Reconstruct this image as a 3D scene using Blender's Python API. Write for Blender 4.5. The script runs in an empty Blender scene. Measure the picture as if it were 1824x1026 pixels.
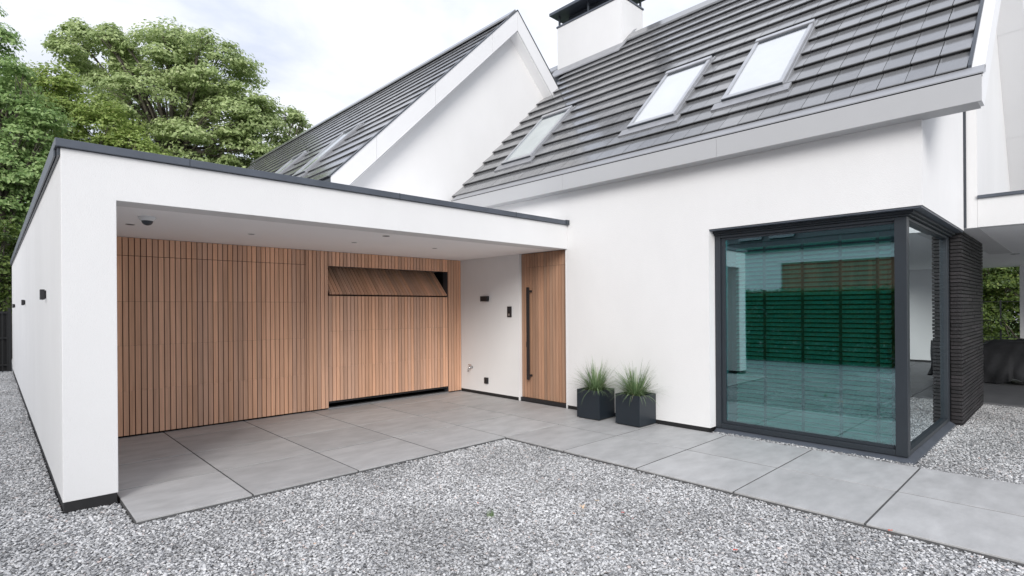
import bpy, bmesh, math, random
import numpy as np
from mathutils import Vector, Matrix

random.seed(7)
RNG = np.random.default_rng(11)
SC = bpy.context.scene
COL = SC.collection
PI = math.pi

# ------------------------------------------------------------------ camera
YAW, ROLL = math.radians(43.685), math.radians(-0.4)
F = Vector((math.sin(YAW), math.cos(YAW), 0))
R0 = Vector((math.cos(YAW), -math.sin(YAW), 0)); U0 = Vector((0, 0, 1))
RR = R0 * math.cos(ROLL) + U0 * math.sin(ROLL); UU = RR.cross(F)
cam_d = bpy.data.cameras.new('camera'); cam = bpy.data.objects.new('camera', cam_d); COL.objects.link(cam)
M3 = Matrix((RR, UU, -F)).transposed()
cam.matrix_world = Matrix.Translation((0, 0, 1.64)) @ M3.to_4x4()
cam_d.sensor_width = 36; cam_d.lens = 970.5 / 1824 * 36
cam_d.shift_y = 36.5 / 1824; cam_d.clip_start = 0.05; cam_d.clip_end = 900
SC.camera = cam

# ------------------------------------------------------------------ world, sun, exposure
SUN_EL, SUN_AZ = math.radians(25), math.radians(227)      # compass azimuth of the sun from +Y towards +X
wd = bpy.data.worlds.new('World'); SC.world = wd; wd.use_nodes = True
nt = wd.node_tree; nt.nodes.clear()
N = nt.nodes.new; L = nt.links.new
def mth(op, a, b=None, nt_=None, clamp=False):
    t = nt_ or nt
    m = t.nodes.new('ShaderNodeMath'); m.operation = op; m.use_clamp = clamp
    for i, v in enumerate((a, b)):
        if v is None: continue
        if isinstance(v, (int, float)): m.inputs[i].default_value = v
        else: t.links.new(v, m.inputs[i])
    return m.outputs[0]
out = N('ShaderNodeOutputWorld'); bg = N('ShaderNodeBackground'); bg.inputs['Strength'].default_value = 0.1
sky = N('ShaderNodeTexSky'); sky.sky_type = 'NISHITA'; sky.sun_disc = False
sky.sun_elevation = SUN_EL; sky.sun_rotation = SUN_AZ
tc = N('ShaderNodeTexCoord'); sp = N('ShaderNodeSeparateXYZ'); L(tc.outputs['Generated'], sp.inputs[0])
zc = mth('MAXIMUM', sp.outputs['Z'], 0.0)
den = mth('ADD', zc, 0.22)
cb = N('ShaderNodeCombineXYZ'); L(mth('DIVIDE', sp.outputs['X'], den), cb.inputs[0]); L(mth('DIVIDE', sp.outputs['Y'], den), cb.inputs[1])
n1 = N('ShaderNodeTexNoise'); n1.inputs['Scale'].default_value = 1.9; n1.inputs['Detail'].default_value = 7; n1.inputs['Roughness'].default_value = .55
n1.inputs['Distortion'].default_value = .4
L(cb.outputs[0], n1.inputs['Vector'])
rp = N('ShaderNodeValToRGB'); rp.color_ramp.elements[0].position = .40; rp.color_ramp.elements[1].position = .74
rp.color_ramp.elements[0].color = (.56, .60, .70, 1); rp.color_ramp.elements[1].color = (.96, .96, .97, 1)
L(n1.outputs['Fac'], rp.inputs[0])
grad = mth('MULTIPLY', mth('ADD', mth('MULTIPLY', zc, .65), 1.0), 7.5)      # overcast sky: brighter towards the zenith
vm = N('ShaderNodeVectorMath'); vm.operation = 'SCALE'; L(rp.outputs[0], vm.inputs[0]); L(grad, vm.inputs['Scale'])
mx = N('ShaderNodeMix'); mx.data_type = 'RGBA'; mx.inputs[0].default_value = .93
L(sky.outputs[0], mx.inputs[6]); L(vm.outputs[0], mx.inputs[7]); L(mx.outputs[2], bg.inputs['Color']); L(bg.outputs[0], out.inputs[0])

sd = bpy.data.lights.new('sun', 'SUN'); sd.energy = 2.0; sd.angle = math.radians(30); sd.color = (1, .965, .92)
sun = bpy.data.objects.new('sun', sd); COL.objects.link(sun)
to_sun = Vector((math.sin(SUN_AZ) * math.cos(SUN_EL), math.cos(SUN_AZ) * math.cos(SUN_EL), math.sin(SUN_EL)))
sun.rotation_euler = (-to_sun).to_track_quat('-Z', 'Y').to_euler()
sun.location = to_sun * 60

vs = SC.view_settings; vs.view_transform = 'Standard'; vs.look = 'None'; vs.exposure = 0.62; vs.gamma = 1; vs.use_curve_mapping = False
SC.render.engine = 'CYCLES'
SC.cycles.max_bounces = 10; SC.cycles.transparent_max_bounces = 24; SC.cycles.diffuse_bounces = 8; SC.cycles.glossy_bounces = 5
SC.cycles.use_denoising = True

# ------------------------------------------------------------------ materials
def mat(name, col, rough=.6, metal=0.0, var=0.0, hue=None, noise=None, bump=None, spec=.5, coat=0.0):
    """col base colour; var: random value change per object; noise=(scale, amount, stretch) blotches; bump=(scale, distance)."""
    m = bpy.data.materials.new(name); m.use_nodes = True
    t = m.node_tree; b = t.nodes['Principled BSDF']
    b.inputs['Roughness'].default_value = rough; b.inputs['Metallic'].default_value = metal
    b.inputs['Specular IOR Level'].default_value = spec; b.inputs['Coat Weight'].default_value = coat
    rgb = t.nodes.new('ShaderNodeRGB'); rgb.outputs[0].default_value = (*col, 1); c = rgb.outputs[0]
    co = t.nodes.new('ShaderNodeTexCoord')
    gp_ = t.nodes.new('ShaderNodeNewGeometry')
    def scale_col(c, fac):
        v = t.nodes.new('ShaderNodeVectorMath'); v.operation = 'SCALE'; t.links.new(c, v.inputs[0]); t.links.new(fac, v.inputs['Scale']); return v.outputs[0]
    oi = t.nodes.new('ShaderNodeObjectInfo')
    if hue:
        mm = t.nodes.new('ShaderNodeMix'); mm.data_type = 'RGBA'; t.links.new(c, mm.inputs[6]); mm.inputs[7].default_value = (*hue, 1)
        wn = t.nodes.new('ShaderNodeTexWhiteNoise'); wn.noise_dimensions = '1D'; t.links.new(mth('MULTIPLY', oi.outputs['Alpha' if var == 'color' else 'Random'], 91.7, t), wn.inputs['W'])
        t.links.new(wn.outputs['Value'], mm.inputs[0]); c = mm.outputs[2]
    if var == 'color': c = scale_col(c, oi.outputs['Alpha'])
    elif var:
        c = scale_col(c, mth('ADD', mth('MULTIPLY', oi.outputs['Random'], 2 * var, t), 1 - var, t))
    if noise:
        nz = t.nodes.new('ShaderNodeTexNoise'); nz.inputs['Scale'].default_value = noise[0]; nz.inputs['Detail'].default_value = 6; nz.inputs['Roughness'].default_value = .62
        mp = t.nodes.new('ShaderNodeMapping'); mp.inputs['Scale'].default_value = noise[2] if len(noise) > 2 else (1, 1, 1)
        if len(noise) > 3:
            ob = co.outputs['Object']
            add = t.nodes.new('ShaderNodeVectorMath'); add.operation = 'ADD'; t.links.new(ob, add.inputs[0])
            cv = t.nodes.new('ShaderNodeCombineXYZ')
            for i, k in enumerate((17.3, 31.1, 9.7)): t.links.new(mth('MULTIPLY', oi.outputs['Random'], k, t), cv.inputs[i])
            t.links.new(cv.outputs[0], add.inputs[1]); t.links.new(add.outputs[0], mp.inputs[0])
        else: t.links.new(gp_.outputs['Position'], mp.inputs[0])
        t.links.new(mp.outputs[0], nz.inputs['Vector'])
        mr = t.nodes.new('ShaderNodeMapRange'); mr.inputs[1].default_value = .28; mr.inputs[2].default_value = .72
        mr.inputs[3].default_value = 1 - noise[1]; mr.inputs[4].default_value = 1 + noise[1]
        t.links.new(nz.outputs['Fac'], mr.inputs[0]); c = scale_col(c, mr.outputs[0])
    t.links.new(c, b.inputs['Base Color'])
    if bump:
        nb = t.nodes.new('ShaderNodeTexNoise'); nb.inputs['Scale'].default_value = bump[0]; nb.inputs['Detail'].default_value = 4
        t.links.new(gp_.outputs['Position'] if not (noise and len(noise) > 3) else co.outputs['Object'], nb.inputs['Vector'])
        bp = t.nodes.new('ShaderNodeBump'); bp.inputs['Distance'].default_value = bump[1]; bp.inputs['Strength'].default_value = .6
        t.links.new(nb.outputs['Fac'], bp.inputs['Height']); t.links.new(bp.outputs[0], b.inputs['Normal'])
    return m

M = {}
M['stucco'] = mat('white_render', (.69, .69, .692), .9, noise=(.9, .035, (1, 1, .55)), bump=(120, .004), spec=.2)
M['soffit'] = mat('white_soffit', (.89, .89, .895), .8, noise=(.8, .02), spec=.2)
M['fascia'] = mat('grey_fascia_panel', (.40, .405, .415), .5, noise=(1.2, .02))
M['panel'] = mat('white_cladding_panel', (.68, .685, .695), .55, noise=(1.2, .02))
M['anthracite'] = mat('anthracite_metal', (.035, .042, .052), .42, noise=(3, .12), spec=.5)
M['frame'] = mat('anthracite_frame', (.020, .026, .033), .42, noise=(2.2, .1))
M['cap'] = mat('zinc_grey_cap', (.085, .097, .118), .42, .25, noise=(4, .14, (1, 1, 1)))
M['black'] = mat('black_plinth', (.012, .012, .013), .6, noise=(6, .2))
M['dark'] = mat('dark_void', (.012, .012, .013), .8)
M['tile'] = mat('anthracite_roof_tile', (.15, .152, .157), .15, var=.18, noise=(9, .10, (1, 1, 1), 1), spec=.95)
M['rooftile_far'] = mat('dark_far_roof_tile', (.05, .052, .057), .45, noise=(3, .15))
M['nwall'] = mat('bright_white_paint', (.88, .88, .88), .8, noise=(.8, .02))
M['eavemetal'] = mat('grey_eave_metal', (.30, .305, .32), .35, .2, noise=(4, .06))
M['lead'] = mat('lead_flashing', (.27, .275, .29), .36, .2, noise=(5, .15))
M['alu'] = mat('brushed_aluminium', (.42, .43, .44), .38, .8, noise=(9, .1))
M['skyframe'] = mat('grey_roof_window_frame', (.40, .41, .43), .28, .4, noise=(6, .1))
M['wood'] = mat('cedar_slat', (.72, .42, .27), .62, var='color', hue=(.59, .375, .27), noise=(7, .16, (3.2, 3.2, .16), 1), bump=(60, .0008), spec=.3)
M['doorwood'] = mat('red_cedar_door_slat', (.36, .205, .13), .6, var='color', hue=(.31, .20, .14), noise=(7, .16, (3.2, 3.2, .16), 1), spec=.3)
M['woodback'] = mat('dark_brown_batten', (.022, .009, .008), .9)
M['slab'] = mat('grey_paving_slab', (.41, .409, .409), .5, var=.07, noise=(3.6, .16, (.8, 1.7, 1), 1), bump=(90, .0015), spec=.35)
M['slab2'] = mat('dark_terrace_slab', (.115, .117, .124), .45, var=.06, noise=(1.6, .14, (1, 2.4, 1), 1), bump=(90, .001), spec=.4)
M['bed'] = mat('dark_joint_sand', (.075, .075, .076), .95, noise=(20, .3))
M['edge_shade'] = mat('dark_edge_shade', (.09, .09, .092), .8, noise=(8, .2))  # shade on the slab sides, put into a dark colour
M['brick'] = mat('black_brown_brick', (.011, .010, .0115), .62, var=.35, hue=(.022, .019, .021), noise=(18, .4, (1, 1, 1), 1), bump=(45, .006))
M['mortar'] = mat('dark_mortar', (.018, .017, .018), .95)
M['blackpl'] = mat('black_plastic', (.016, .016, .018), .4)
M['chrome'] = mat('chrome', (.55, .55, .56), .18, 1.0)
M['pot'] = mat('anthracite_planter', (.013, .019, .026), .40, noise=(3, .1))
M['soil'] = mat('dark_soil', (.03, .022, .016), .95, noise=(40, .5), bump=(60, .01))
M['blind'] = mat('pale_blind_slat', (.82, .82, .81), .5, noise=(3, .03))
M['tape'] = mat('grey_blind_tape', (.10, .10, .10), .8)
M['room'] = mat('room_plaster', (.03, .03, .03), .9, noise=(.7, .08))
M['cover'] = mat('black_tarpaulin', (.030, .031, .034), .72, noise=(5, .25), bump=(9, .012), spec=.25)
M['bark'] = mat('grey_brown_bark', (.11, .095, .08), .9, noise=(9, .35, (1, 1, .25)), bump=(30, .02))
M['nbrick'] = mat('neighbour_brown_slat', (.33, .17, .10), .7, var=.2, noise=(6, .2, (3, 3, .2), 1))
M['palepane'] = mat('pale_glossy_pane', (.50, .52, .54), .10, spec=.7, coat=1.0, noise=(1.3, .06))  # one pale glossy colour over the whole roof window pane
M['well'] = mat('white_skylight_lining', (.38, .42, .42), .12, spec=.6, noise=(2.2, .10), coat=.6)
M['fence'] = mat('black_fence_steel', (.012, .013, .014), .5)
M['grassland'] = mat('lawn_turf', (.06, .11, .025), .9, noise=(6, .35), bump=(60, .03))

def glass(name, tint, k0, refl_tint):
    m = bpy.data.materials.new(name); m.use_nodes = True; t = m.node_tree; t.nodes.clear()
    o = t.nodes.new('ShaderNodeOutputMaterial'); a = t.nodes.new('ShaderNodeBsdfTransparent'); g = t.nodes.new('ShaderNodeBsdfGlossy')
    a.inputs[0].default_value = (*tint, 1); g.inputs[0].default_value = (*refl_tint, 1); g.inputs['Roughness'].default_value = .004
    nz = t.nodes.new('ShaderNodeTexNoise'); nz.inputs['Scale'].default_value = .9; nz.inputs['Detail'].default_value = 1
    co = t.nodes.new('ShaderNodeTexCoord'); t.links.new(co.outputs['Object'], nz.inputs['Vector'])
    bp = t.nodes.new('ShaderNodeBump'); bp.inputs['Distance'].default_value = .004; bp.inputs['Strength'].default_value = .25
    t.links.new(nz.outputs['Fac'], bp.inputs['Height']); t.links.new(bp.outputs[0], g.inputs['Normal'])
    fr = t.nodes.new('ShaderNodeFresnel'); fr.inputs[0].default_value = 1.5
    fac = mth('ADD', mth('MULTIPLY', fr.outputs[0], 1.25, t), k0, t, True)
    mx = t.nodes.new('ShaderNodeMixShader'); t.links.new(fac, mx.inputs[0]); t.links.new(a.outputs[0], mx.inputs[1]); t.links.new(g.outputs[0], mx.inputs[2])
    t.links.new(mx.outputs[0], o.inputs[0]); return m
M['glass'] = glass('teal_tinted_glass', (.38, .83, .76), .22, (.76, .90, .98))
M['glass_side'] = glass('tinted_side_glass', (.42, .60, .60), .25, (.88, .97, 1.0))

def leafmat(name, c1, c2, c3=None, trans=.45):
    m = bpy.data.materials.new(name); m.use_nodes = True; t = m.node_tree; t.nodes.clear()
    o = t.nodes.new('ShaderNodeOutputMaterial'); d = t.nodes.new('ShaderNodeBsdfPrincipled'); d.inputs['Roughness'].default_value = .5
    tr = t.nodes.new('ShaderNodeBsdfTranslucent'); mx = t.nodes.new('ShaderNodeMixShader'); mx.inputs[0].default_value = trans
    g = t.nodes.new('ShaderNodeNewGeometry'); r = t.nodes.new('ShaderNodeValToRGB')
    r.color_ramp.elements[0].color = (*c1, 1); r.color_ramp.elements[1].color = (*c2, 1)
    if c3: e = r.color_ramp.elements.new(.93); e.color = (*c2, 1); r.color_ramp.elements[2].color = (*c3, 1)
    t.links.new(g.outputs['Random Per Island'], r.inputs[0])
    t.links.new(r.outputs[0], d.inputs['Base Color']); t.links.new(r.outputs[0], tr.inputs[0])
    t.links.new(d.outputs[0], mx.inputs[1]); t.links.new(tr.outputs[0], mx.inputs[2]); t.links.new(mx.outputs[0], o.inputs[0]); return m
M['leaf_pale'] = leafmat('pale_ash_leaf', (.25, .34, .125), (.53, .62, .30), (.62, .66, .38))
M['leaf_yellow'] = leafmat('yellow_green_leaf', (.19, .28, .06), (.44, .54, .17), (.54, .55, .2))
M['leaf_dark'] = leafmat('deep_green_leaf', (.15, .26, .08), (.42, .56, .23), (.54, .63, .32))
M['leaf_hedge'] = leafmat('hedge_leaf', (.025, .06, .014), (.09, .15, .04), (.16, .2, .06))
M['leaf_glossy'] = leafmat('shrub_leaf', (.035, .075, .015), (.17, .24, .05), (.26, .3, .08))
M['blade'] = leafmat('grass_blade', (.07, .135, .05), (.24, .33, .17), (.38, .36, .22), .2)

# ------------------------------------------------------------------ mesh helpers
ORI = {}                                        # world origin of an object
def tag(o, label=None, cat=None, group=None, kind=None):
    if label: o['label'] = label
    if cat: o['category'] = cat
    if group: o['group'] = group
    if kind: o['kind'] = kind
    return o
def link(o, parent, worldloc):
    COL.objects.link(o); ORI[o] = Vector(worldloc)
    if parent is not None: o.parent = parent; o.location = Vector(worldloc) - ORI[parent]
    else: o.location = worldloc
    return o
def empty(name, loc, label, cat, group=None):
    o = bpy.data.objects.new(name, None); o.empty_display_size = .2
    link(o, None, loc); return tag(o, label, cat, group)
class MB:
    def __init__(s): s.v = []; s.f = []
    def add(s, vs, fs):
        k = len(s.v); s.v += [tuple(p) for p in vs]; s.f += [tuple(i + k for i in f) for f in fs]; return s
    def box(s, x0, x1, y0, y1, z0, z1):
        x0, x1 = min(x0, x1), max(x0, x1); y0, y1 = min(y0, y1), max(y0, y1); z0, z1 = min(z0, z1), max(z0, z1)
        v = [(x, y, z) for z in (z0, z1) for y in (y0, y1) for x in (x0, x1)]
        return s.add(v, [(0, 2, 3, 1), (4, 5, 7, 6), (0, 1, 5, 4), (2, 6, 7, 3), (0, 4, 6, 2), (1, 3, 7, 5)])
    def prism_y(s, prof, y0, y1):              # prof: (x, z) counter-clockwise seen from -Y
        n = len(prof)
        v = [(x, y0, z) for x, z in prof] + [(x, y1, z) for x, z in prof]
        return s.add(v, [tuple(range(n)), tuple(range(2 * n - 1, n - 1, -1))] + [(i, i + n, (i + 1) % n + n, (i + 1) % n) for i in range(n)])
    def tube(s, pts, rads, n=8):
        pts = [Vector(p) for p in pts]; k = len(pts); vs = []
        for i, p in enumerate(pts):
            d = (pts[min(i + 1, k - 1)] - pts[max(i - 1, 0)]).normalized()
            a = d.cross(Vector((0.31, .17, .93)) if abs(d.z) < .9 else Vector((1, 0, 0))).normalized(); b = d.cross(a)
            r = rads[i] if isinstance(rads, (list, tuple)) else rads
            vs += [p + (a * math.cos(2 * PI * j / n) + b * math.sin(2 * PI * j / n)) * r for j in range(n)]
        fs = [(i * n + j, i * n + (j + 1) % n, (i + 1) * n + (j + 1) % n, (i + 1) * n + j) for i in range(k - 1) for j in range(n)]
        fs += [tuple(range(n - 1, -1, -1)), tuple(range((k - 1) * n, k * n))]
        return s.add(vs, fs)
    def lathe(s, prof, c, n=24, flip=1):       # prof: (r, z)
        vs = []; k = len(prof)
        for r, z in prof: vs += [(c[0] + r * math.cos(2 * PI * j / n), c[1] + r * math.sin(2 * PI * j / n), c[2] + flip * z) for j in range(n)]
        fs = [(i * n + j, i * n + (j + 1) % n, (i + 1) * n + (j + 1) % n, (i + 1) * n + j) for i in range(k - 1) for j in range(n)]
        fs += [tuple(range(n - 1, -1, -1)), tuple(range((k - 1) * n, k * n))]
        return s.add(vs, fs)
    def mesh(s, name, origin=(0, 0, 0), bevel=0.0, smooth=False, material=None):
        me = bpy.data.meshes.new(name); ox, oy, oz = origin
        me.from_pydata([(x - ox, y - oy, z - oz) for x, y, z in s.v], [], s.f)
        bm = bmesh.new(); bm.from_mesh(me); bmesh.ops.recalc_face_normals(bm, faces=bm.faces)
        if bevel:
            es = [e for e in bm.edges if len(e.link_faces) == 2 and e.calc_face_angle(0) > .5]
            bmesh.ops.bevel(bm, geom=es, offset=bevel, segments=2, affect='EDGES', profile=.6, clamp_overlap=True)
        bm.to_mesh(me); bm.free()
        if smooth:
            for p in me.polygons: p.use_smooth = True
        if material: me.materials.append(material)
        return me
    def build(s, name, material, parent=None, origin=None, bevel=0.0, smooth=False):
        if origin is None: origin = ORI[parent] if parent is not None else (0, 0, 0)
        o = bpy.data.objects.new(name, s.mesh(name, origin, bevel, smooth, material))
        return link(o, parent, origin)
def box(name, m, parent, x0, x1, y0, y1, z0, z1, bevel=0.0):
    return MB().box(x0, x1, y0, y1, z0, z1).build(name, m, parent, ((x0 + x1) / 2, (y0 + y1) / 2, min(z0, z1)), bevel)
CACHE = {}
def piece(name, m, parent, x0, x1, y0, y1, z0, z1, bevel=0.0):
    """box piece that shares its mesh with equal pieces"""
    key = (name, m.name, round(x1 - x0, 4), round(y1 - y0, 4), round(z1 - z0, 4), bevel)
    if key not in CACHE: CACHE[key] = MB().box(0, x1 - x0, 0, y1 - y0, 0, z1 - z0).mesh(name, (0, 0, 0), bevel, False, m)
    return link(bpy.data.objects.new(name, CACHE[key]), parent, (x0, y0, z0))

# ------------------------------------------------------------------ ground
def gravel_ground():
    m = bpy.data.materials.new('gravel_bed'); m.use_nodes = True; t = m.node_tree; b = t.nodes['Principled BSDF']; b.inputs['Roughness'].default_value = .85
    co = t.nodes.new('ShaderNodeTexCoord'); v = t.nodes.new('ShaderNodeTexVoronoi'); v.inputs['Scale'].default_value = 34; t.links.new(co.outputs['Object'], v.inputs['Vector'])
    r = t.nodes.new('ShaderNodeValToRGB'); r.color_ramp.elements[0].color = (.16, .16, .165, 1); r.color_ramp.elements[1].color = (.66, .66, .67, 1)
    s = t.nodes.new('ShaderNodeSeparateColor'); t.links.new(v.outputs['Color'], s.inputs[0]); t.links.new(s.outputs[0], r.inputs[0])
    t.links.new(r.outputs[0], b.inputs['Base Color'])
    bp = t.nodes.new('ShaderNodeBump'); bp.inputs['Distance'].default_value = .03; bp.invert = True; t.links.new(v.outputs['Distance'], bp.inputs['Height']); t.links.new(bp.outputs[0], b.inputs['Normal'])
    return m
M['gravelbed'] = gravel_ground()
g = MB().add([(-400, -400, -.03), (400, -400, -.03), (400, 400, -.03), (-400, 400, -.03)], [(0, 1, 2, 3)]).build('ground', M['gravelbed'])
tag(g, 'wide ground of grey slate gravel around the house', kind='structure')

# paving
GX = [.785, 1.645, 2.65, 3.655, 4.66, 5.675, 6.675]
GY = [-2.86, -1.865, -.87, .125, 1.12, 2.11, 3.10, 4.06, 5.01, 5.985, 6.96, 7.93, 8.46]
pv = MB().box(4.67, 6.66, -2.86, 5.0, -.025, .0262).box(.79, 6.66, 5.02, 8.46, -.025, .0262).build('pavement', M['bed'])
tag(pv, 'grey paved path of large square slabs along the white house', kind='structure')
for i in range(6):
    for j in range(12):
        if j < 8 and i < 4: continue
        g_ = .0085
        zt = .03 + random.uniform(-.0012, .0012)
        piece('paving_slab', M['slab'], pv, GX[i] + g_, GX[i + 1] - g_, GY[j] + g_, GY[j + 1] - g_, zt - .05, zt, .0015)

box('edge_shade', M['edge_shade'], pv, 4.655, 4.662, -2.86, 5.006, -.03, .020)  # added dark strips stand in for the shaded sides of the slabs
box('edge_shade', M['edge_shade'], pv, .785, 4.654, 5.002, 5.009, -.03, .020)
# terrace beyond the brick wall
tr = MB().box(11.84, 20.6, -6.1, 6.1, -.028, -.002).build('terrace', M['bed'])
tag(tr, 'dark paved terrace under the porch roof', kind='structure')
for i in range(8):
    for j in range(11):
        x0 = 11.86 + i * 1.08; y0 = -6.0 + j * 1.08
        piece('paving_slab', M['slab2'], tr, x0 + .004, x0 + 1.076, y0 + .004, y0 + 1.076, -.02, .03, .003)
lw = MB().add([(20.7, -60, -.015), (70, -60, -.015), (70, 60, -.015), (20.7, 60, -.015)], [(0, 1, 2, 3)]).build('lawn', M['grassland'])
tag(lw, 'green lawn beyond the terrace', kind='structure')

# ------------------------------------------------------------------ garage wing
ga = empty('garage', (.408, 5.69, 0), 'low white flat roofed garage with wooden slatted front and deep carport opening', 'garage')
S = M['stucco']
GT = 2.965
sh = MB()
fp = [(.408, .095), (.775, .095), (.775, 2.585), (6.668, 2.585), (6.668, GT), (.408, GT)]
sh.prism_y(fp, 5.69, 5.99)
sh.build('front_frame', S, ga, None, .005)
box('side_wall', S, ga, .408, .775, 5.9905, 20.3, .095, GT)
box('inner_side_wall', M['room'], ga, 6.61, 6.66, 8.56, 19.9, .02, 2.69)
box('plinth', M['black'], ga, .416, .767, 5.698, 20.29, -.04, .096)
box('rear_wall', S, ga, .775, 6.668, 20.0, 20.3, -.03, GT)
box('soffit', M['soffit'], ga, .777, 6.666, 5.992, 8.50, 2.588, 2.70)
box('roof_deck', M['anthracite'], ga, .777, 6.668, 8.50, 19.99, 2.70, 2.90)
cp = box('parapet_cap', M['cap'], ga, .372, 6.668, 5.655, 5.80, GT + .003, GT + .068, .004)
# cap runs: front left, front right (joint between) and the side run with its drip edge
cp2 = MB().box(.372, .50, 5.803, 20.32, GT + .003, GT + .068).box(.372, .384, 5.803, 20.32, GT - .05, GT + .0028).build('parapet_cap', M['cap'], ga)
for xj in (1.32, 3.55, 5.5): box('cap_joint', M['anthracite'], ga, xj, xj + .006, 5.652, 5.803, GT + .0, GT + .0705)
box('cap_shadow_strip', M['anthracite'], ga, .39, .407, 5.70, 20.3, GT - .06, GT + .002)
box('cap_end', M['anthracite'], ga, 6.60, 6.668, 5.64, 5.81, GT + .0, GT + .075)

YW = 8.425
P = .0652; G0 = 1.203
def gaps(xa, xb):
    """slat spans on the common slat grid between xa and xb"""
    k0 = math.floor((xa - G0) / P) - 1; res = []
    for k in range(k0, k0 + 200):
        a, b = G0 + k * P, G0 + (k + 1) * P
        a2, b2 = max(a, xa), min(b, xb)
        if a >= xb: break
        if b2 - a2 > .012: res.append((a2 + .0054, b2 - .0054))
    return res
LD0, LD1, RD0, RD1 = .84, 3.574, 3.938, 6.347
DT = 2.35
cl = box('wood_cladding', M['woodback'], ga, 3.58, 3.932, YW + .03, YW + .12, .035, 2.586)
MBk = MB().box(.78, 3.576, YW + .03, YW + .12, DT + .005, 2.586).box(3.936, 6.35, YW + .03, YW + .12, DT + .005, 2.586).box(6.354, 6.666, YW + .03, YW + .12, .035, 2.586)
MBk.build('batten_frame', M['woodback'], cl)
def tint(o, key):
    v = (math.sin(round(key / P) * 127.1 + 3.3) * 43758.5) % 1
    o.color = (1, 1, 1, .85 + .29 * v); return o
def slats(parent, xa, xb, z0, z1, y=YW):  # every column keeps one tone
    for a, b in gaps(xa, xb): tint(piece('slat', M['wood'], parent, a, b, y, y + .022, z0, z1), a)
slats(cl, .78, LD1, DT + .004, 2.583)
slats(cl, LD1, RD0, .052, 2.583)
slats(cl, RD0, RD1, DT + .002, 2.583)
slats(cl, RD1, 6.664, .052, 2.583)
slats(cl, .78, LD0, .052, DT)
# left door, closed and flush
dl = box('garage_door', M['woodback'], ga, LD0 + .004, LD1 - .002, YW + .03, YW + .08, .04, DT)
dl['label'] = 'closed slatted garage door flush in the cladding'
zz = [.052, .62, 1.197, 1.762, DT]
for a, b in zip(zz[:-1], zz[1:]): slats(dl, LD0, LD1, a + .0012, b - .0012)
# right door, ajar: raised a little and top section tipped inwards
dr = box('garage_door', M['woodback'], ga, RD0 + .006, RD1 - .006, YW + .032, YW + .075, .158, 1.862)
dr['label'] = 'garage door left ajar with its top section tipped inwards'
zz = [.155, .705, 1.29, 1.866]
for a, b in zip(zz[:-1], zz[1:]): slats(dr, RD0 + .004, RD1 - .004, a + .0012, b - .0012, YW + .006)
tilt = math.atan2(.50, .52); TL = .73
def tilted(parent, name, m, a, b, n0, n1, bev=0):
    key = (name, 'tilt', round(b - a, 4), n0)
    if key not in CACHE: CACHE[key] = MB().box(0, b - a, n0, n1, 0, TL).mesh(name, (0, 0, 0), 0, False, m)
    o = link(bpy.data.objects.new(name, CACHE[key]), parent, (a, YW + .012, 1.908)); o.rotation_euler = (-tilt, 0, 0); return o
tilted(dr, 'door_section', M['woodback'], RD0 + .03, RD1 - .012, .028, .07)
for a, b in gaps(RD0 + .03, RD1 - .01): tint(tilted(dr, 'slat', M['wood'], a, b, 0, .024), a)
box('door_seal', M['blackpl'], dr, RD0 + .006, RD1 - .006, YW + .034, YW + .07, .118, .157)
box('threshold', M['alu'], ga, RD0 - .01, RD1 + .0, YW - .01, YW + .10, .030, .052, .004)
rv = MB().box(RD0 - .006, RD0 - .001, YW + .025, YW + .16, .06, DT).box(RD1 + .001, RD1 + .006, YW + .025, YW + .16, .06, DT).box(RD0, RD1, YW + .025, YW + .16, DT + .0, DT + .004)
rv.build('door_reveal', M['anthracite'], ga)
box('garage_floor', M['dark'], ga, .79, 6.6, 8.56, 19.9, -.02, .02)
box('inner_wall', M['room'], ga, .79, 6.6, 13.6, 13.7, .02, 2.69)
box('door_rail', M['alu'], dr, RD1 - .05, RD1 - .02, YW + .10, YW + 1.9, 2.36, 2.40)

# ------------------------------------------------------------------ main house
ho = empty('house', (6.67, 1.09, 0), 'white rendered gable house with dark tiled roof, roof windows and glazed corner', 'house')
FX = 6.67
WB, WT = 3.312, 2.638               # left edge and head of the corner window
DY0, DY1 = 5.735, 6.795
wl = MB()
wl.box(FX, FX + .30, WB, DY0, .085, 3.49).box(FX, FX + .30, 1.09, WB, WT, 3.49)
wl.box(FX, FX + .30, DY1, 8.45, .085, 3.49).box(FX, FX + .30, DY0, DY1, 2.592, 3.49)
wl.prism_y([(FX + .30, WT), (9.4, WT), (9.4, 6.22), (FX + .30, 3.79)], 1.09, 1.29)
wl.prism_y([(FX + .002, 3.4905), (FX + .2995, 3.4905), (FX + .2995, 3.788)], 1.09, 1.29)
wl.build('facade_wall', S, ho)
box('jamb_trim', M['panel'], ho, FX - .004, FX + .05, DY1 + .002, DY1 + .028, .03, 2.586)
box('jamb_trim', M['panel'], ho, FX - .004, FX + .05, DY0 - .022, DY0 - .002, .03, 2.586)
pl = MB().box(FX + .012, FX + .2, WB + .03, DY0 - .024, .0, .086).box(FX + .012, FX + .2, DY1 + .03, 8.45, .0, .086)
pl.build('plinth', M['black'], ho)
# gable wall: thin near part, and beyond x = 9.4 it steps forward
MB().prism_y([(9.4, 2.665), (14.59, 2.665), (14.59, 3.48), (10.63, 7.44), (9.4, 6.21)], .95, 1.29).build('gable_wall', S, ho)
box('shadow_line', M['anthracite'], ho, 9.385, 9.398, 1.06, 1.089, 2.67, 6.0)  # solid dark bar paints the shadow line of the inner corner
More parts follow.
